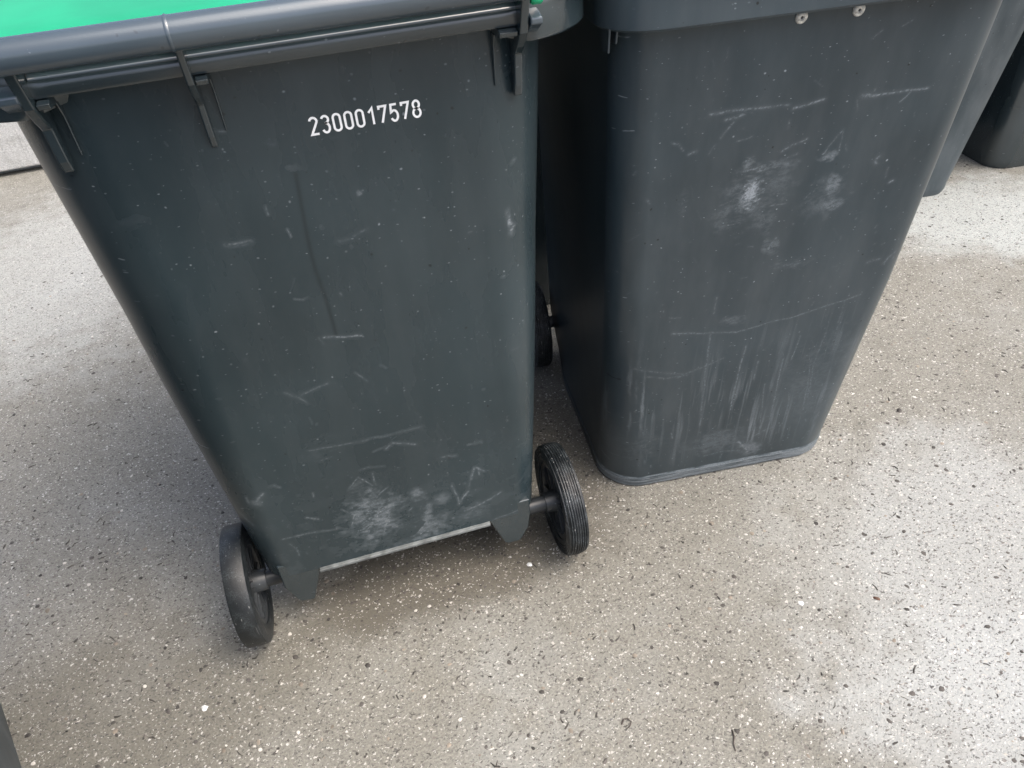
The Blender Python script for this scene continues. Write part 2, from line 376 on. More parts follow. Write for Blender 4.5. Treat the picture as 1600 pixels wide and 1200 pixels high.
def paint(x, z, segs, patches, seed, hole=None, haze=0.75):
    """scuff strength at panel points"""
    out = np.zeros_like(x)
    wx = x+0.0011*(fbm(x*140, z*140, seed)-0.5)*2
    wz = z+0.0011*(fbm(x*140, z*140, seed+50)-0.5)*2
    wx = wx+0.004*(fbm(x*26, z*26, seed+70, 2)-0.5)
    wz = wz+0.005*(fbm(x*26, z*26, seed+71, 2)-0.5)
    brk = fbm(x*420, z*420, seed+9, 3)
    for (x0, z0, x1, z1, x2, z2, a, wpx) in segs:
        wd = wpx*0.00033
        box = (np.abs(x-x1) < abs(x0-x2)+0.02) & (np.abs(z-z1) < abs(z0-z2)+0.02)
        d1, _ = segdist(wx[box], wz[box], x0, z0, x1, z1)
        d2, _ = segdist(wx[box], wz[box], x1, z1, x2, z2)
        d = np.minimum(d1, d2)
        k = np.exp(-(d/wd)**2)*0.85*a*np.clip((brk[box]-0.38)*4.0, 0.05, 1)
        k += np.exp(-(d/(wd*3.5))**2)*a*0.14
        out[box] = np.maximum(out[box], k)+0.25*np.minimum(out[box], k)
    for (cx, cz, rx, rz, a) in patches:
        box = (np.abs(x-cx) < rx*2.2+0.01) & (np.abs(z-cz) < rz*2.2+0.01)
        X, Z = x[box], z[box]
        e = np.hypot((X-cx)/rx, (Z-cz)/rz)
        e = e+(fbm(X*70, Z*70, seed+3)-0.5)*1.5
        n = 0.6*fbm(X*120+Z*60, Z*260, seed+5, 5)+0.4*fbm(X*40-Z*25, Z*38, seed+6, 3)
        k = np.clip((1.25-e)*1.2, 0, 1)*a*np.clip((n-0.38)*4.0, 0.05, 1)*haze
        out[box] = np.maximum(out[box], k)
    if hole:
        inside = np.zeros(x.shape, bool); n = len(hole)
        for i in range(n):
            (xa, za), (xb, zb) = hole[i], hole[(i+1) % n]
            hit = ((za > wz) != (zb > wz)) & (wx < (xb-xa)*(wz-za)/(zb-za+1e-12)+xa)
            inside ^= hit
        out[inside] *= 0.08
    return np.clip(out, 0, 1)

def scrape_patch(p, seed, ang, spread=0.35, dens=1.0, amp=1.0):
    """a rubbed spot as many thin scrapes lying mostly one way"""
    cx, cz, rx, rz, a = p
    rg = np.random.RandomState(seed); s = []
    n = int(dens*min(170, max(5, rx*rz*45000)))
    for _ in range(n):
        q = abs(rg.normal(0, 0.48)); t = rg.uniform(0, 6.283)
        x, z = cx+rx*q*math.cos(t), cz+rz*q*math.sin(t)
        ln = (0.0012+0.55*min(rx, rz)*rg.rand()**2)
        an = rg.normal(ang, spread)+(math.pi/2 if rg.rand() < 0.12 else 0)
        dx, dz = math.cos(an)*ln, math.sin(an)*ln
        bend = rg.normal(0, 0.12)*ln
        s.append((x-dx, z-dz, x-dz/ln*bend, z+dx/ln*bend, x+dx, z+dz, min(1, amp*a*rg.uniform(0.2, 1.0)**1.4), rg.uniform(1.1, 3.4)))
    return s

def random_marks(n, x0, x1, z0, z1, seed, vert=0.5):
    rg = np.random.RandomState(seed); s = []
    for _ in range(n):
        x, z = rg.uniform(x0, x1), z0+(z1-z0)*rg.rand()**1.3
        ln = 0.0006+0.011*rg.rand()**5
        an = rg.normal(math.pi/2, 0.35) if rg.rand() < vert else rg.normal(0.05, 0.5)
        dx, dz = math.cos(an)*ln, math.sin(an)*ln
        s.append((x-dx, z-dz, x, z, x+dx, z+dz, 0.06+0.55*rg.rand()**3, rg.uniform(1.2, 2.2)))
    return s

# ------------------------------------------------------------------ wheelie bin
# local frame: rear wall in the plane y = 0 (facing -y), front wall near y = D, wheels at the rear
D = 0.48

def outline(hw, y0, y1, rr, rf, nb, ns, nf, nc):
    """rounded rectangle, starting at the rear wall (x from -hw to hw), counter-clockwise seen from above"""
    pts = []
    for i in range(nb): pts.append((-hw+rr+(2*hw-2*rr)*i/nb, y0))
    for i in range(nc):
        a = -math.pi/2+math.pi/2*i/nc; pts.append((hw-rr+rr*math.cos(a), y0+rr+rr*math.sin(a)))
    for i in range(ns): pts.append((hw, y0+rr+(y1-rf-y0-rr)*i/ns))
    for i in range(nc):
        a = math.pi/2*i/nc; pts.append((hw-rf+rf*math.cos(a), y1-rf+rf*math.sin(a)))
    for i in range(nf): pts.append((hw-rf-(2*hw-2*rf)*i/nf, y1))
    for i in range(nc):
        a = math.pi/2+math.pi/2*i/nc; pts.append((-hw+rf+rf*math.cos(a), y1-rf+rf*math.sin(a)))
    for i in range(ns): pts.append((-hw, y1-rf-(y1-rf-y0-rr)*i/ns))
    for i in range(nc):
        a = math.pi+math.pi/2*i/nc; pts.append((-hw+rr+rr*math.cos(a), y0+rr+rr*math.sin(a)))
    return np.array(pts)

def smooth01(t):
    t = np.clip(t, 0, 1); return t*t*(3-2*t)

def make_body(root, P, mat, nb, nf, nc, nz, painter=None):
    H = P['h']
    ns = 10
    ring = []
    ts = np.linspace(0, 1, nz+1)
    bot = outline(P['wb'], 0.0, D, P['rr'], P['rf']*P.get('rfb', 1.0), nb, ns, nf, nc)
    zb = 0.125*(1-smooth01((bot[:, 1]-0.075)/0.12))
    cx0, cx1 = P.get('cx', (0.0, 0.0))
    for t in ts:
        hw = P['wb']+(P['wt']-P['wb'])*t+P.get('bulge', 0.0)*math.sin(math.pi*t)
        o = outline(hw, -P.get('lean', 0.0)*t, D+P['taper']*t, P['rr']*(0.45+0.55*min(1, t*1.6)), P['rf']*(P.get('rfb', 1.0)+(1-P.get('rfb', 1.0))*min(1, t*2.2)), nb, ns, nf, nc)
        o[:, 0] += cx0+(cx1-cx0)*t
        z = zb+t*(H-zb)
        if P.get('band'):                                   # proud ring round the foot
            k = np.clip((0.027-z)/0.005, 0, 1)*0.0018+np.clip(0.004-z, 0, 1)*0.9*(-1)
            c = np.array([0, 0.24]); d = o-c
            o = o+d/np.linalg.norm(d, axis=1)[:, None]*(k*(bot[:, 1] > 0.12))[:, None]
        ring.append(np.column_stack([o, z]))
    V = np.concatenate(ring)
    N = len(bot)
    i = np.arange(N); j = (i+1) % N
    F = np.concatenate([np.column_stack([i+k*N, j+k*N, j+(k+1)*N, i+(k+1)*N]) for k in range(nz)])
    me = bpy.data.meshes.new('body')
    me.vertices.add(len(V)); me.vertices.foreach_set('co', V.ravel())
    nq = len(F)
    me.loops.add(nq*4+N); me.polygons.add(nq+1)
    me.loops.foreach_set('vertex_index', np.concatenate([F.ravel(), i[::-1]]).astype(np.int32))
    me.polygons.foreach_set('loop_start', np.append(np.arange(nq)*4, nq*4).astype(np.int32))
    me.update(calc_edges=True); me.validate()
    me.polygons.foreach_set('use_smooth', [True]*len(me.polygons))
    me.set_sharp_from_angle(angle=R(50))
    sc, dk = (painter(V) if painter else (np.zeros(len(V)), np.zeros(len(V))))
    for nm, a in (('scuff', sc), ('dark', dk)):
        at = me.attributes.new(nm, 'FLOAT', 'POINT'); at.data.foreach_set('value', a.astype(np.float32))
    me.materials.append(mat)
    o = bpy.data.objects.new('body', me); C.objects.link(o); o.parent = root
    return o

def make_rim(root, P, mat):
    """flanged rim round the mouth of the bin"""
    t = P['rz0']/P['h']
    hw = P['wb']+(P['wt']-P['wb'])*t; y1 = D+P['taper']*t
    e = P['rout']; es = P['rside']
    a = (24, 6, 24, 14)
    cx = P.get('cx', (0, 0))[1]
    inn = outline(hw-0.004, 0.006, y1-0.004, P['rr'], P['rf'], *a)
    low = outline(hw+es-0.003, -0.030+0.002, y1+e-0.003, P['rr']+0.01, P.get('rimr', 0.095)-0.002, *a)
    out = outline(hw+es, -0.030, y1+e, P['rr']+0.012, P.get('rimr', 0.095), *a)
    rear = (np.abs(out[:, 0]) < 0.234) & (out[:, 1] < 0.03)
    for o_ in (inn, low, out): o_[:, 0] += cx
    zt = np.where(rear, P['rz1r'], P['rz1'])
    z0 = np.where(rear, P.get('rz0r', P['rz0']), P['rz0'])
    loops = [np.column_stack([inn, z0+0.004]), np.column_stack([low, z0]),
             np.column_stack([out, z0+0.003]), np.column_stack([out, zt-0.003]),
             np.column_stack([low, zt]), np.column_stack([inn, zt])]
    N = len(inn); V = np.concatenate(loops); F = []
    for k in range(len(loops)):
        k2 = (k+1) % len(loops)
        for i in range(N):
            j = (i+1) % N
            F.append((k*N+i, k*N+j, k2*N+j, k2*N+i)[::1])
    return mobj('rim', V, F, mat, root, smooth=True, sharp=40)

def make_handle(root, P, mat):
    y, z, r = P['ty'], P['tz'], P['tr']
    b = MB(); b.tube_x(y, z, r, -0.275, 0.2265, 48)
    h = b.build('handle', M['sky_lit'], root, smooth=True, sharp=40, bevel=0.002)
    # raised mould seam ring
    q = MB(); q.lathe_x([(-0.0022, r-0.002), (-0.0018, r+0.0002), (0.0, r+0.0009), (0.0018, r+0.0002), (0.0022, r-0.002)], 48)
    q.v = [(x-0.104, yy+y, zz+z) for x, yy, zz in q.v]
    q.build('seam_ring', M['sky_lit'], h, smooth=True, sharp=50)
    # gussets that carry the bar
    z0 = P.get('rz0r', P['rz0'])
    deep = [(y+0.004, z-0.004), (y+0.008, z-0.02), (y+0.020, z0-0.006), (-0.024, z0-0.022), (-0.013, z0-0.032),
            (-0.0105, z0-0.045), (-0.007, z0-0.066), (-0.002, z0-0.078), (0.006, z0-0.078), (0.006, z-0.002)]
    for x0, x1, side in ((-0.248, -0.238, 1), (-0.106, -0.099, 1), (0.2175, 0.2265, -1)):
        g = MB(); g.prism_yz(deep, x0, x1)
        o = g.build('gusset', mat, root, bevel=0.0016)
        a, c = (x1+0.0005, x1+0.012) if side > 0 else (x0-0.020, x0-0.0005)
        s = MB()
        s.prism_yz([(-0.036, z0-0.004), (-0.033, z0-0.009), (0.004, z0-0.012), (0.004, z0-0.001), (-0.028, z0-0.001)], a, c)
        rx = c if side > 0 else a
        s.prism_yz([(-0.014, z0-0.009), (-0.006, z0-0.024), (-0.0015, z0-0.064), (0.004, z0-0.064), (0.004, z0-0.009)], rx-0.001, rx+0.001)
        s.build('web', mat, o, bevel=0.001)
    return h

def make_wheel(root, x, s, ribbed, mats, Rw, tw, yw):
    """s: +1 right, -1 left; x: inner face of the tyre"""
    hubm, tyrem = mats
    w = MB()
    ri = Rw*0.70
    # rim ring, disc with recessed web, hub sleeve
    w.lathe_x([(0.004, ri+0.0005), (0.004, ri-0.008), (0.008, ri-0.010), (tw-0.008, ri-0.010), (tw-0.004, ri-0.008), (tw-0.004, ri+0.0005)], 72)
    w.lathe_x([(tw*0.42, 0.020), (tw*0.42, ri-0.009), (tw*0.58, ri-0.009), (tw*0.58, 0.020)], 48)
    w.lathe_x([(-0.012, 0.0105), (-0.012, 0.0165), (tw*0.3, 0.0195), (tw*0.8, 0.0195), (tw*0.9, 0.0165), (tw*0.9, 0.0105)], 40)
    for i in range(10):
        a = 2*math.pi*i/10
        b = MB(); b.box(0.006, tw-0.006, -0.0016, 0.0016, 0.014, ri-0.009)
        w.add([(px, py*math.cos(a)-pz*math.sin(a), py*math.sin(a)+pz*math.cos(a)) for px, py, pz in b.v], b.f)
    w.v = [(s*px, py, pz) for px, py, pz in w.v]
    if s < 0: w.f = [f[::-1] for f in w.f]
    o = w.build('wheel', hubm, root, smooth=True, sharp=35)
    o.location = (x, yw, Rw)
    prof = [(0.002, ri), (0.0005, ri+0.006), (0.0, ri+0.012), (0.0010, Rw-0.006), (0.0025, Rw-0.0014)]
    if ribbed:
        prof = [(0.002, ri), (0.0005, ri+0.004)]
        for q in (0.30, 0.46, 0.62, 0.78):                   # rings pressed in the sidewall
            rr = ri+(Rw-ri)*q
            prof += [(0.0004, rr-0.0016), (0.0016, rr-0.0005), (0.0016, rr+0.0005), (0.0004, rr+0.0016)]
        prof += [(0.0018, Rw-0.0045), (0.0035, Rw-0.0015)]
        n = 7; a0, a1 = 0.0042, tw-0.0042
        for i in range(n):
            c0 = a0+(a1-a0)*i/n; c1 = a0+(a1-a0)*(i+1)/n
            hgt = Rw-0.0018*(abs(i-3)/3)**2
            prof += [(c0+0.0007, hgt-0.0018), (c0+0.0011, hgt), (c1-0.0011, hgt), (c1-0.0007, hgt-0.0018)]
        prof += [(tw-0.0030, Rw-0.0035), (tw-0.001, Rw-0.010), (tw, ri+0.01), (tw-0.002, ri)]
    else:
        prof += [(0.0042, Rw-0.0004), (tw*0.5, Rw), (tw-0.0042, Rw-0.0004), (tw-0.0025, Rw-0.0014), (tw-0.001, Rw-0.010), (tw, ri+0.01), (tw-0.002, ri)]
    q = MB(); q.lathe_x(prof, 128)
    q.v = [(s*px, py, pz) for px, py, pz in q.v]
    if s > 0: q.f = [f[::-1] for f in q.f]
    ty = q.build('tyre', tyrem, o, smooth=True, sharp=30)
    return o

def make_lid(root, P, mat, hinge=True):
    hw = P['wt']+P['rside']+0.004; y1 = D+P['taper']+P['rout']+0.008
    y0 = P.get('lid_y', -0.030)
    loops = []
    cx = P.get('cx', (0, 0))[1]
    for inset, z in ((0.0, 0.001), (0.0, 0.014), (0.0015, 0.0175), (0.005, 0.020), (0.012, 0.0215), (0.05, 0.0235), (0.12, 0.0265), (0.20, 0.028)):
        o = outline(hw-inset, y0+inset, y1-inset, 0.045 if inset < 0.02 else 0.04, 0.09 if inset < 0.02 else 0.05, 16, 8, 16, 10)
        o[:, 0] += cx
        loops.append(np.column_stack([o, np.full(len(o), P['rz1']+z)]))
    N = len(loops[0]); V = np.concatenate(loops)
    F = [(k*N+i, k*N+(i+1) % N, (k+1)*N+(i+1) % N, (k+1)*N+i) for k in range(len(loops)-1) for i in range(N)]
    F += [tuple(range((len(loops)-1)*N, len(loops)*N)), tuple(range(N-1, -1, -1))]
    lid = mobj('lid', V, F, mat, root, smooth=True, sharp=40)
    if hinge:
        for x in (0.2345,):
            b = MB(); b.lathe_x([(-0.006, 0.0), (-0.006, 0.0045), (-0.004, 0.006), (0.004, 0.006), (0.006, 0.0045), (0.006, 0.0)], 24, closed=False)
            b.v = [(px+x, py+P['ty']+0.014, pz+P['tz']-0.0175) for px, py, pz in b.v]
            b.build('hinge_pin', mat, lid, smooth=True, sharp=50)
    return lid

def make_bin(P, mat, lidmat, loc, rz, detail, painter=None, ribbed=(False, True), foot=True):
    root = empty('wheelie_bin', loc, rz)
    nb, nf, nc, nz = detail
    make_body(root, P, mat, nb, nf, nc, nz, painter)
    make_rim(root, P, P['plain'])
    make_handle(root, P, P['plain'])
    make_lid(root, P, lidmat)
    Rw, tw, yw, hx = 0.096, 0.036, 0.034, P.get('hx', 0.2295)
    ax = MB(); ax.tube_x(yw, Rw, 0.0100, -hx-0.03, hx+0.03, 24)
    ax.build('axle', M['axle'], root, smooth=True, sharp=40)
    sl_ = MB()
    for s in (-1, 1):
        q = MB(); q.tube_x(yw, Rw, 0.0130, s*0.150, s*(hx+0.001), 32)
        q.build('axle_sleeve', M['hub'], root, smooth=True, sharp=40)
        make_wheel(root, s*(hx+0.012), s, ribbed[0] if s < 0 else ribbed[1], (M['hub'], M['tyre_rib'] if (ribbed[0] if s < 0 else ribbed[1]) else M['tyre']), Rw, tw, yw)
    # axle brackets under the rear corners and the lip between them
    for poly in ([(-0.2035, 0.150), (-0.2030, 0.100), (-0.191, 0.066), (-0.186, 0.0595), (-0.169, 0.0565), (-0.1655, 0.058), (-0.1440, 0.1195), (-0.1440, 0.150)],
                 [(0.1280, 0.150), (0.1280, 0.1225), (0.1485, 0.0640), (0.1530, 0.0600), (0.1720, 0.0590), (0.1770, 0.0620), (0.1905, 0.0850), (0.1960, 0.118), (0.1965, 0.150)]):
        q = MB(); q.prism_xz(poly, 0.0005, 0.066)
        q.build('axle_bracket', P['plain'], root, bevel=0.0025, seg=3)
    q = MB(); q.prism_yz([(-0.0055, 0.1205), (-0.0055, 0.1240), (-0.0045, 0.1250), (0.004, 0.1255), (0.004, 0.1205)], -0.1435, 0.1275)
    q.build('bottom_lip', M['lip'], root)
    return root

BASE = dict(wb=0.205, wt=0.262, h=0.872, taper=0.105, rr=0.075, rf=0.075, rz0=0.842, rz0r=0.859, rz1=0.889, rz1r=0.8745,
            rout=0.024, rside=0.030, ty=-0.0587, tz=0.9030, tr=0.0150, plain=M['bin_plain'])

# --- the bin seen from behind, green lid
PA = dict(BASE, wb=0.215, wt=0.285, rside=0.046, cx=(-0.007, -0.010), bulge=0.005, rr=0.085)
NICK_A = random_marks(70, -0.22, 0.24, 0.13, 0.84, 11, 0.35)+random_marks(70, -0.2, 0.2, 0.12, 0.36, 12, 0.2)

def paint_a(V):
    sc = np.zeros(len(V)); dk = np.zeros(len(V))
    k = np.where((V[:, 1] < 0.06))[0]
    x, z = V[k, 0], V[k, 2]
    rubs = [q for i, p in enumerate(PATCH_A) for q in scrape_patch(p, 100+i, -0.25 if i % 3 else 0.6, 0.5)]
    s = paint(x, z, SEG_A+rubs, PATCH_A, 21, HOLE_A)
    s = np.maximum(s, paint(x, z, NICK_A, [], 31))
    low = np.clip((0.33-z)/0.25, 0, 1)*np.clip((fbm(x*35, z*60, 77)-0.55)*1.2, 0, 0.07)
    sc[k] = np.maximum(s, low)
    d = np.full(len(k), 9.0)
    for (a, b) in zip(DRIP_A[:-1], DRIP_A[1:]): d = np.minimum(d, segdist(x, z, *a, *b)[0])
    dk[k] = np.exp(-(d/0.0026)**2)*0.55
    return sc, dk

bin_a = make_bin(PA, M['bin'], M['green'], (0, 0, 0), 0.0, (360, 16, 36, 760), paint_a)
tag(bin_a, 'dark grey wheelie bin with green lid and white number, wheels toward the viewer', 'wheelie bin', 'wheelie bins on the concrete')

q = MB(); q.prism_yz([(-0.0285, 0.8738), (-0.0285, 0.8765), (-0.006, 0.8930), (0.006, 0.8930), (0.006, 0.8738)], -0.2375, 0.2185)
q.build('rear_shelf', M['sky_lit'], bin_a, bevel=0.001)

# printed number
def arc(cx, cz, rx, rz, a0, a1, n=14):
    return [(cx+rx*math.cos(R(a0+(a1-a0)*i/n)), cz+rz*math.sin(R(a0+(a1-a0)*i/n))) for i in range(n+1)]
Wd, Hd = 0.42, 1.0
r = Wd/2
DIG = {
    '0': [arc(r, 1-r, r, r, 0, 180)+arc(r, r, r, r, 180, 360)+[(Wd, 1-r)]],
    '1': [[(0.06, 0.74), (0.30, 1.0), (0.30, 0.0)]],
    '2': [arc(r, 1-r, r, r, 170, -28, 18)+[(0.0, 0.0), (Wd+0.02, 0.0)]],
    '3': [arc(r, 1-r*1.02, r*0.96, r, 160, -90, 18)[:-1]+[(r*0.85, 0.565)], [(r*0.85, 0.565)]+arc(r, 0.285, r, 0.285, 85, -160, 20)],
    '5': [[(Wd-0.02, 1.0), (0.05, 1.0), (0.02, 0.54)]+arc(r, 0.32, r, 0.32, 128, -155, 20)],
    '7': [[(0.0, 0.82), (0.0, 1.0), (Wd+0.02, 1.0), (0.12, 0.0)]],
    '8': [arc(r, 0.765, r*0.92, 0.235, 0, 360, 24), arc(r, 0.265, r*1.08, 0.265, 0, 360, 24)],
}

def stroke(pl, wdt):
    closed = math.hypot(pl[0][0]-pl[-1][0], pl[0][1]-pl[-1][1]) < 1e-6
    p = [Vector(q) for q in (pl[:-1] if closed else pl)]
    n = len(p); v = []; f = []
    for i in range(n):
        a = p[i-1] if (i > 0 or closed) else None
        b = p[(i+1) % n] if (i < n-1 or closed) else None
        d1 = (p[i]-a).normalized() if a is not None else None
        d2 = (b-p[i]).normalized() if b is not None else None
        if d1 is None: d1 = d2
        if d2 is None: d2 = d1
        n1 = Vector((-d1.y, d1.x)); n2 = Vector((-d2.y, d2.x))
        m = n1+n2
        m = m.normalized() if m.length > 1e-6 else n1
        k = 1/max(m.dot(n1), 0.45)
        v += [p[i]+m*wdt/2*k, p[i]-m*wdt/2*k]
    for i in range(n if closed else n-1):
        j = (i+1) % n
        f.append((2*i, 2*i+1, 2*j+1, 2*j))
    return v, f

q = MB(); q.prism_yz([(-0.047, 0.868), (-0.047, 0.862), (-0.028, 0.850), (-0.028, 0.874)], 0.2275, 0.2400)
q.build('rim_lug', M['sky_lit'], bin_a, bevel=0.0015)
q = MB(); q.prism_yz([(-0.047, 0.868), (-0.047, 0.862), (-0.028, 0.850), (-0.028, 0.874)], -0.2640, -0.2460)
q.build('rim_lug', M['sky_lit'], bin_a, bevel=0.0015)
num = MB()
hgt = 0.0172
for i, ch in enumerate('2300017578'):
    for pl in DIG[ch]:
        v, f = stroke(pl, 0.140)
        k = i*0.01215
        num.add([(-0.0045+k+q.x*hgt, -0.0006, 0.7765+q.y*hgt) for q in v], f)
num.build('printed_number', M['white'], bin_a)
bin_a.children[0]['label'] = 'scuffed dark grey rear wall with white number'

# --- the bin seen from the front, to its right
PB = dict(BASE, wb=0.2210, wt=0.2490, cx=(-0.0110, -0.0200), rf=0.047, rfb=1.6, hx=0.216, rimr=0.062, h=0.866, taper=0.1043, rz0=0.828, rz0r=0.840, rz1=0.880, rz1r=0.866, rout=0.024, rside=0.020,
          band=True, plain=M['bin_plain'], tz=0.893)
PB['plain'] = plastic('rim_plastic_slate', (0.034, 0.051, 0.062), attr=False, rough=0.34, wear=1.3, dust=0.25)
NICK_B = random_marks(240, -0.24, 0.24, 0.03, 0.82, 13, 0.55)+random_marks(150, -0.22, 0.10, 0.03, 0.36, 14, 0.9)

def paint_b(V):
    sc = np.zeros(len(V)); dk = np.zeros(len(V))
    k = np.where(V[:, 1] > D-0.07)[0]
    x, z = V[k, 0], V[k, 2]
    rubs = [q for i, p in enumerate(PATCH_B) for q in scrape_patch(p, 200+i, -0.15 if i < 9 else 1.45, 0.35)]
    rubs += scrape_patch(PATCH_B[0], 300, -0.1, 0.25, 2.5, 1.3)+scrape_patch((0.036, 0.600, 0.013, 0.026, 1.0), 301, 0.0, 0.3, 7.0, 1.6)
    s = paint(x, z, SEG_B+rubs, PATCH_B, 41, haze=0.85)
    s = np.maximum(s, paint(x, z, NICK_B, [], 51))
    st = np.clip((fbm(x*170, z*7, 81)-0.55)*3.0, 0, 0.42)*np.clip((0.40-z)/0.2, 0, 1)*np.clip((z-0.03)/0.05, 0, 1)
    st *= np.clip(fbm(x*12, z*9, 5)*2-0.55, 0, 1)
    band = np.clip((0.026-z)/0.004, 0, 1)*np.clip((fbm(x*25, z*900, 83, 3)-0.30)*2.8, 0, 0.75)
    edge = np.exp(-((z-0.0255)/0.0016)**2)*np.clip((fbm(x*60, z*60, 84)-0.3)*2, 0, 0.6)
    sc[k] = np.maximum.reduce([s, st, band, edge])
    dk[k] = np.exp(-((x-0.003)/0.0018)**2)*np.clip(1-np.abs(z-0.13)/0.06, 0, 1)*0.4
    return sc, dk

YB = -0.1025
th = math.pi+YB
bin_b = make_bin(PB, M['bin_b'], M['lid'], (0.6303, 0.5601, 0), th, (16, 360, 36, 760), paint_b, ribbed=(True, True))
tag(bin_b, 'scratched dark grey bin showing its front, two silver rivets under the rim', 'wheelie bin', 'wheelie bins on the concrete')
for x in (0.0138, -0.0559):
    z = 0.8185; yy = D+PB['taper']*z/PB['h']
    q = MB()
    prof = [(0.0, 0.0), (0.0, 0.0074), (0.0008, 0.0076), (0.0022, 0.0066), (0.0032, 0.0045), (0.0035, 0.0026), (0.0020, 0.0016), (0.0020, 0.0)]
    q.lathe_x(prof, 28, closed=False)
    q.v = [(py, px, pz) for px, py, pz in q.v]
    o = q.build('rivet', M['rivet'], bin_b, smooth=True, sharp=60)
    o.location = (x, yy, z); o.rotation_euler.x = -math.atan(PB['taper']/PB['h'])
    q = MB(); q.lathe_x([(0.0021, 0.0), (0.0021, 0.0017)], 16, closed=False)
    q.v = [(py, px, pz) for px, py, pz in q.v]
    q.build('hole', M['hole'], o)
for x, l in ((0.2373, 0.026), (0.2285, 0.017)):                # short ribs under the rim corner
    q = MB(); q.prism_yz([(0.545, 0.832), (0.575, 0.832), (0.570, 0.830-l), (0.545, 0.826-l)], x-0.0012, x+0.0012)
    q.build('rib', PB['plain'], bin_b, bevel=0.0006)

# --- bins standing further back and beside
PC = dict(BASE, rf=0.05, wb=0.220, wt=0.288, cx=(0.0, -0.045), h=0.866, taper=0.1043, band=True, plain=M['bin_blue'])
YC = -0.09
def front_at(x, y, yaw): return (x-D*math.sin(yaw), y+D*math.cos(yaw), 0)
bin_c = make_bin(PC, M['bin_blue'], M['lid'], front_at(1.545, 0.895, YC), math.pi+YC, (12, 40, 12, 60))
tag(bin_c, 'weathered blue-grey bin half hidden behind the scratched bin with rivets', 'wheelie bin', 'wheelie bins on the concrete')
PD = dict(BASE, rf=0.06, wb=0.218, wt=0.256, h=0.866, taper=0.1043, band=True, plain=M['bin_plain'])
YD = -0.10
bin_d = make_bin(PD, M['bin_plain'], M['lid'], front_at(2.195, 0.925, YD), math.pi+YD, (12, 40, 12, 60))
tag(bin_d, 'black bin at the right edge, farthest back, only its foot corner in view', 'wheelie bin', 'wheelie bins on the concrete')
PF = dict(BASE, wb=0.212, wt=0.262, h=0.866, taper=0.1043, band=True, plain=M['bin_plain'])
YF = -0.04
bin_f = make_bin(PF, M['bin_plain'], M['lid'], front_at(0.330, 0.765, YF), math.pi+YF, (12, 24, 12, 40))
tag(bin_f, 'dark bin standing behind the gap between the numbered and the riveted bin', 'wheelie bin', 'wheelie bins on the concrete')
TE = R(-66.5)
PE = dict(BASE, wb=0.218, wt=0.256, h=0.866, taper=0.1043, plain=M['bin_blue'])
ex = Vector((math.cos(TE), math.sin(TE), 0)); ey = Vector((-math.sin(TE), math.cos(TE), 0))
pe = Vector((-0.635, -0.035, 0))-ey*D+Vector((0.40, -0.917, 0))*0.09
bin_e = make_bin(PE, M['bin_blue'], M['lid'], pe, TE, (12, 12, 12, 40))
tag(bin_e, 'blue-grey bin cut off by the bottom left corner of the picture', 'wheelie bin', 'wheelie bins on the concrete')

for sgn, lab in ((0.60, 'unseen extra bin next to the cut-off one, nearest the camera, beyond the lower left corner'),):
    bn = make_bin(PE, M['bin_blue'], M['lid'], pe+Vector((0.40, -0.917, 0))*sgn, TE, (12, 12, 12, 40))  # bin added out of view to block left sky and darken the reflection
    tag(bn, lab, 'wheelie bin', 'wheelie bins on the concrete')

# ------------------------------------------------------------------ loose grit on the concrete
def pebble(rg, r, flat, n=6):
    v = [(0, 0, r*flat)]; f = []
    a0 = rg.uniform(0, 6.28)
    el = rg.uniform(0.55, 1.0)
    for k, (q, h) in enumerate(((0.7, 0.72), (1.0, 0.12))):
        for i in range(n):
            a = a0+2*math.pi*i/n; d = r*q*rg.uniform(0.75, 1.15)
            v.append((d*math.cos(a), d*math.sin(a)*el, r*flat*h*rg.uniform(0.8, 1.2)))
    f += [(0, 1+i, 1+(i+1) % n) for i in range(n)]
    f += [(1+i, 1+n+i, 1+n+(i+1) % n, 1+(i+1) % n) for i in range(n)]
    t = rg.uniform(0, 6.28); c, s = math.cos(t), math.sin(t)
    return [(x*c-y*s, x*s+y*c, z) for x, y, z in v], f

def scatter(name, mat, count, rmin, rmax, flat, seed, label, cat):
    rg = random.Random(seed); b = MB()
    for _ in range(count):
        x = rg.uniform(-1.1, 2.0); y = rg.uniform(-0.6, 1.5)
        if rg.random() < (0.5 if y > 0.5 else 0.0): continue
        r_ = rmin+(rmax-rmin)*rg.random()**2.4
        v, f = pebble(rg, r_, flat*rg.uniform(0.6, 1.3))
        b.add([(px+x, py+y, pz-0.0002) for px, py, pz in v], f)
    tag(b.build(name, mat), label, cat, kind='stuff')

M['grit_w'] = simple('pale_grit', (0.52, 0.50, 0.46), 0.7, var=0.25, scale=40)
M['grit_d'] = simple('dark_grit', (0.065, 0.060, 0.054), 0.7, var=0.6, scale=40)
M['grit_t'] = simple('tan_grit', (0.24, 0.21, 0.17), 0.75, var=0.4, scale=30)
scatter('pale_grit', M['grit_w'], 1900, 0.0009, 0.0042, 0.30, 1, 'pale stone grit scattered over the concrete', 'grit')
scatter('dark_grit', M['grit_d'], 4200, 0.0012, 0.0055, 0.28, 2, 'dark grit and soil crumbs scattered over the concrete', 'grit')
scatter('tan_grit', M['grit_t'], 1800, 0.0012, 0.0050, 0.3, 3, 'tan sand grains scattered over the concrete', 'grit')

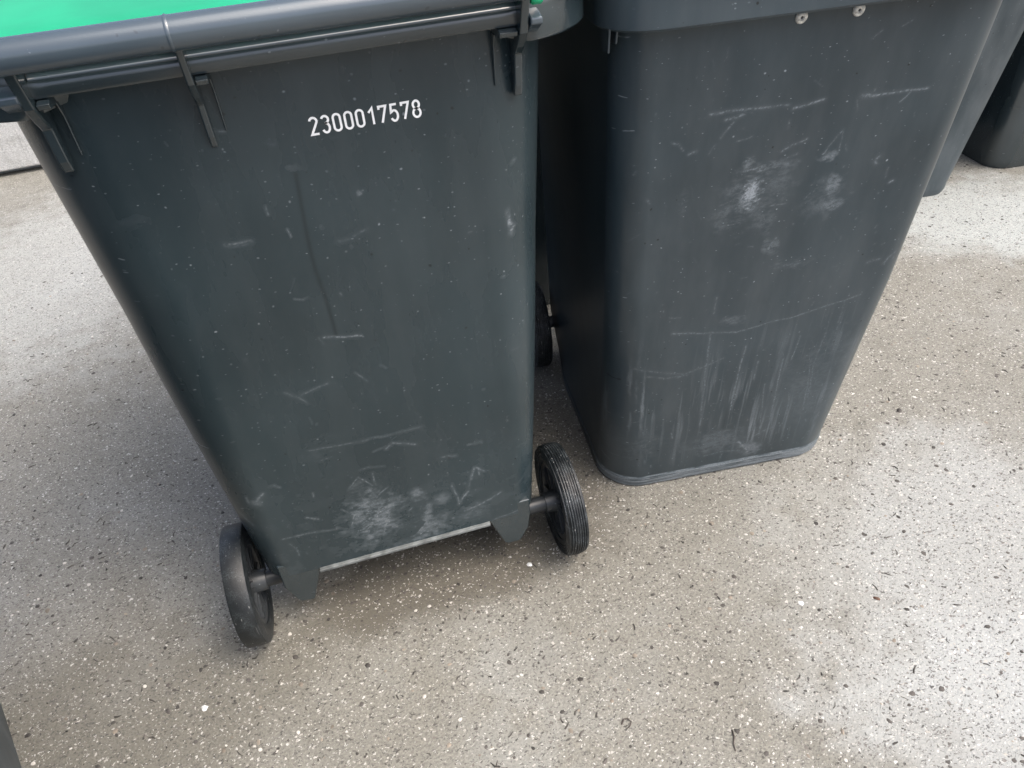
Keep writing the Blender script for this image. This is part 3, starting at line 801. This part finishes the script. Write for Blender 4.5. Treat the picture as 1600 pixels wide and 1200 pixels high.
# bits of twig and leaf, too many to count
rg = random.Random(5); b = MB()
for _ in range(1900):
    x, y = rg.uniform(-0.9, 1.9), rg.uniform(-0.6, 1.1)
    ln = 0.003+0.011*rg.random()**1.6; wd = rg.uniform(0.0005, 0.0015); a = rg.gauss(0.3, 0.9)
    pts = [Vector((0, 0)), Vector((ln*0.5, rg.uniform(-0.2, 0.2)*ln)), Vector((ln, rg.uniform(-0.3, 0.3)*ln))]
    v = []
    for i, q in enumerate(pts):
        k = wd*(0.5 if i == 2 else 1)
        for dx, dz in ((-1, 0.1), (0, 1.0), (1, 0.1)): v.append((q.x, q.y+dx*k, dz*k*1.4))
    f = [(0, 1, 4, 3), (1, 2, 5, 4), (3, 4, 7, 6), (4, 5, 8, 7)]
    c, s = math.cos(a), math.sin(a)
    b.add([(x+px*c-py*s, y+px*s+py*c, pz) for px, py, pz in v], f)
for _ in range(420):
    bx_, by_, sg = rg.choice(((0.0, -0.02, 0.13), (0.03, 0.06, 0.12), (0.25, -0.02, 0.08), (-0.22, -0.02, 0.07), (0.42, 0.16, 0.06), (0.62, 0.06, 0.09), (0.30, 0.30, 0.06)))
    x, y = rg.gauss(bx_, sg), rg.gauss(by_, sg*0.55)
    v, f = pebble(rg, 0.0008+0.0030*rg.random()**2, rg.uniform(0.25, 0.5))
    b.add([(px+x, py+y, pz-0.0002) for px, py, pz in v], f)
tag(b.build('plant_litter', M['grit_d']), 'dark slivers of twig and leaf strewn over the concrete', 'litter', kind='stuff')

# single bits one can point to
def chip(name, loc, r_, flat, mat, seed, label, cat):
    rg = random.Random(seed)
    v, f = pebble(rg, r_, flat, 9)
    o = mobj(name, v, f, mat, smooth=True, sharp=45); o.location = loc
    return tag(o, label, cat)
M['brown'] = simple('brown_leaf', (0.10, 0.055, 0.035), 0.7, var=0.4, scale=200)
M['chalk'] = simple('white_stone', (0.74, 0.76, 0.75), 0.7, var=0.1, scale=150)
chip('pebble', (1.001, 0.108, 0), 0.0065, 0.7, M['grit_d'], 3, 'single black pebble on pale concrete right of the scratched bin', 'pebble')
chip('leaf_scrap', (0.679, -0.256, 0), 0.0055, 0.5, M['brown'], 4, 'small brown leaf scrap on the palest concrete at lower right', 'leaf')
chip('stone_chip', (0.185, -0.006, 0), 0.0052, 0.4, M['chalk'], 5, 'white stone chip beside the ribbed wheel, below the axle bracket', 'stone')
chip('stone_chip', (-0.352, -0.095, 0), 0.0055, 0.4, M['chalk'], 6, 'white stone chip on the concrete at lower left', 'stone')
chip('stone_chip', (0.565, -0.225, 0), 0.0050, 0.4, M['chalk'], 8, 'white stone chip in the pale patch at lower right', 'stone')

def twig(name, pts, r_, mat, label, cat):
    b = MB(); n = 6; m = len(pts)
    P3 = [Vector(p) for p in pts]
    for i, p in enumerate(P3):
        d = (P3[min(i+1, m-1)]-P3[max(i-1, 0)]).normalized()
        sd = d.cross(Vector((0, 0, 1))).normalized(); u = sd.cross(d)
        k = r_*(1-0.5*i/m)
        b.v += [tuple(p+sd*k*math.cos(2*math.pi*j/n)+u*k*math.sin(2*math.pi*j/n)) for j in range(n)]
    for i in range(m-1):
        for j in range(n): b.f.append((i*n+j, i*n+(j+1) % n, (i+1)*n+(j+1) % n, (i+1)*n+j))
    b.f += [tuple(range(n-1, -1, -1)), tuple(range((m-1)*n, m*n))]
    return tag(b.build(name, mat, smooth=True), label, cat)
M['twig'] = simple('twig_bark', (0.07, 0.058, 0.05), 0.8, var=0.4, scale=300)
twig('twig', [(0.222, -0.318, 0.001), (0.227, -0.312, 0.0016), (0.233, -0.313, 0.0022), (0.236, -0.319, 0.0016), (0.232, -0.324, 0.001), (0.226, -0.326, 0.001)],
     0.0011, M['twig'], 'curled dark twig on the concrete near the bottom edge, centre', 'twig')
twig('twig', [(0.362, -0.374, 0.001), (0.360, -0.384, 0.0018), (0.354, -0.392, 0.002), (0.352, -0.402, 0.001)],
     0.0011, M['twig'], 'bent dark twig at the bottom edge, right of the curled one', 'twig')
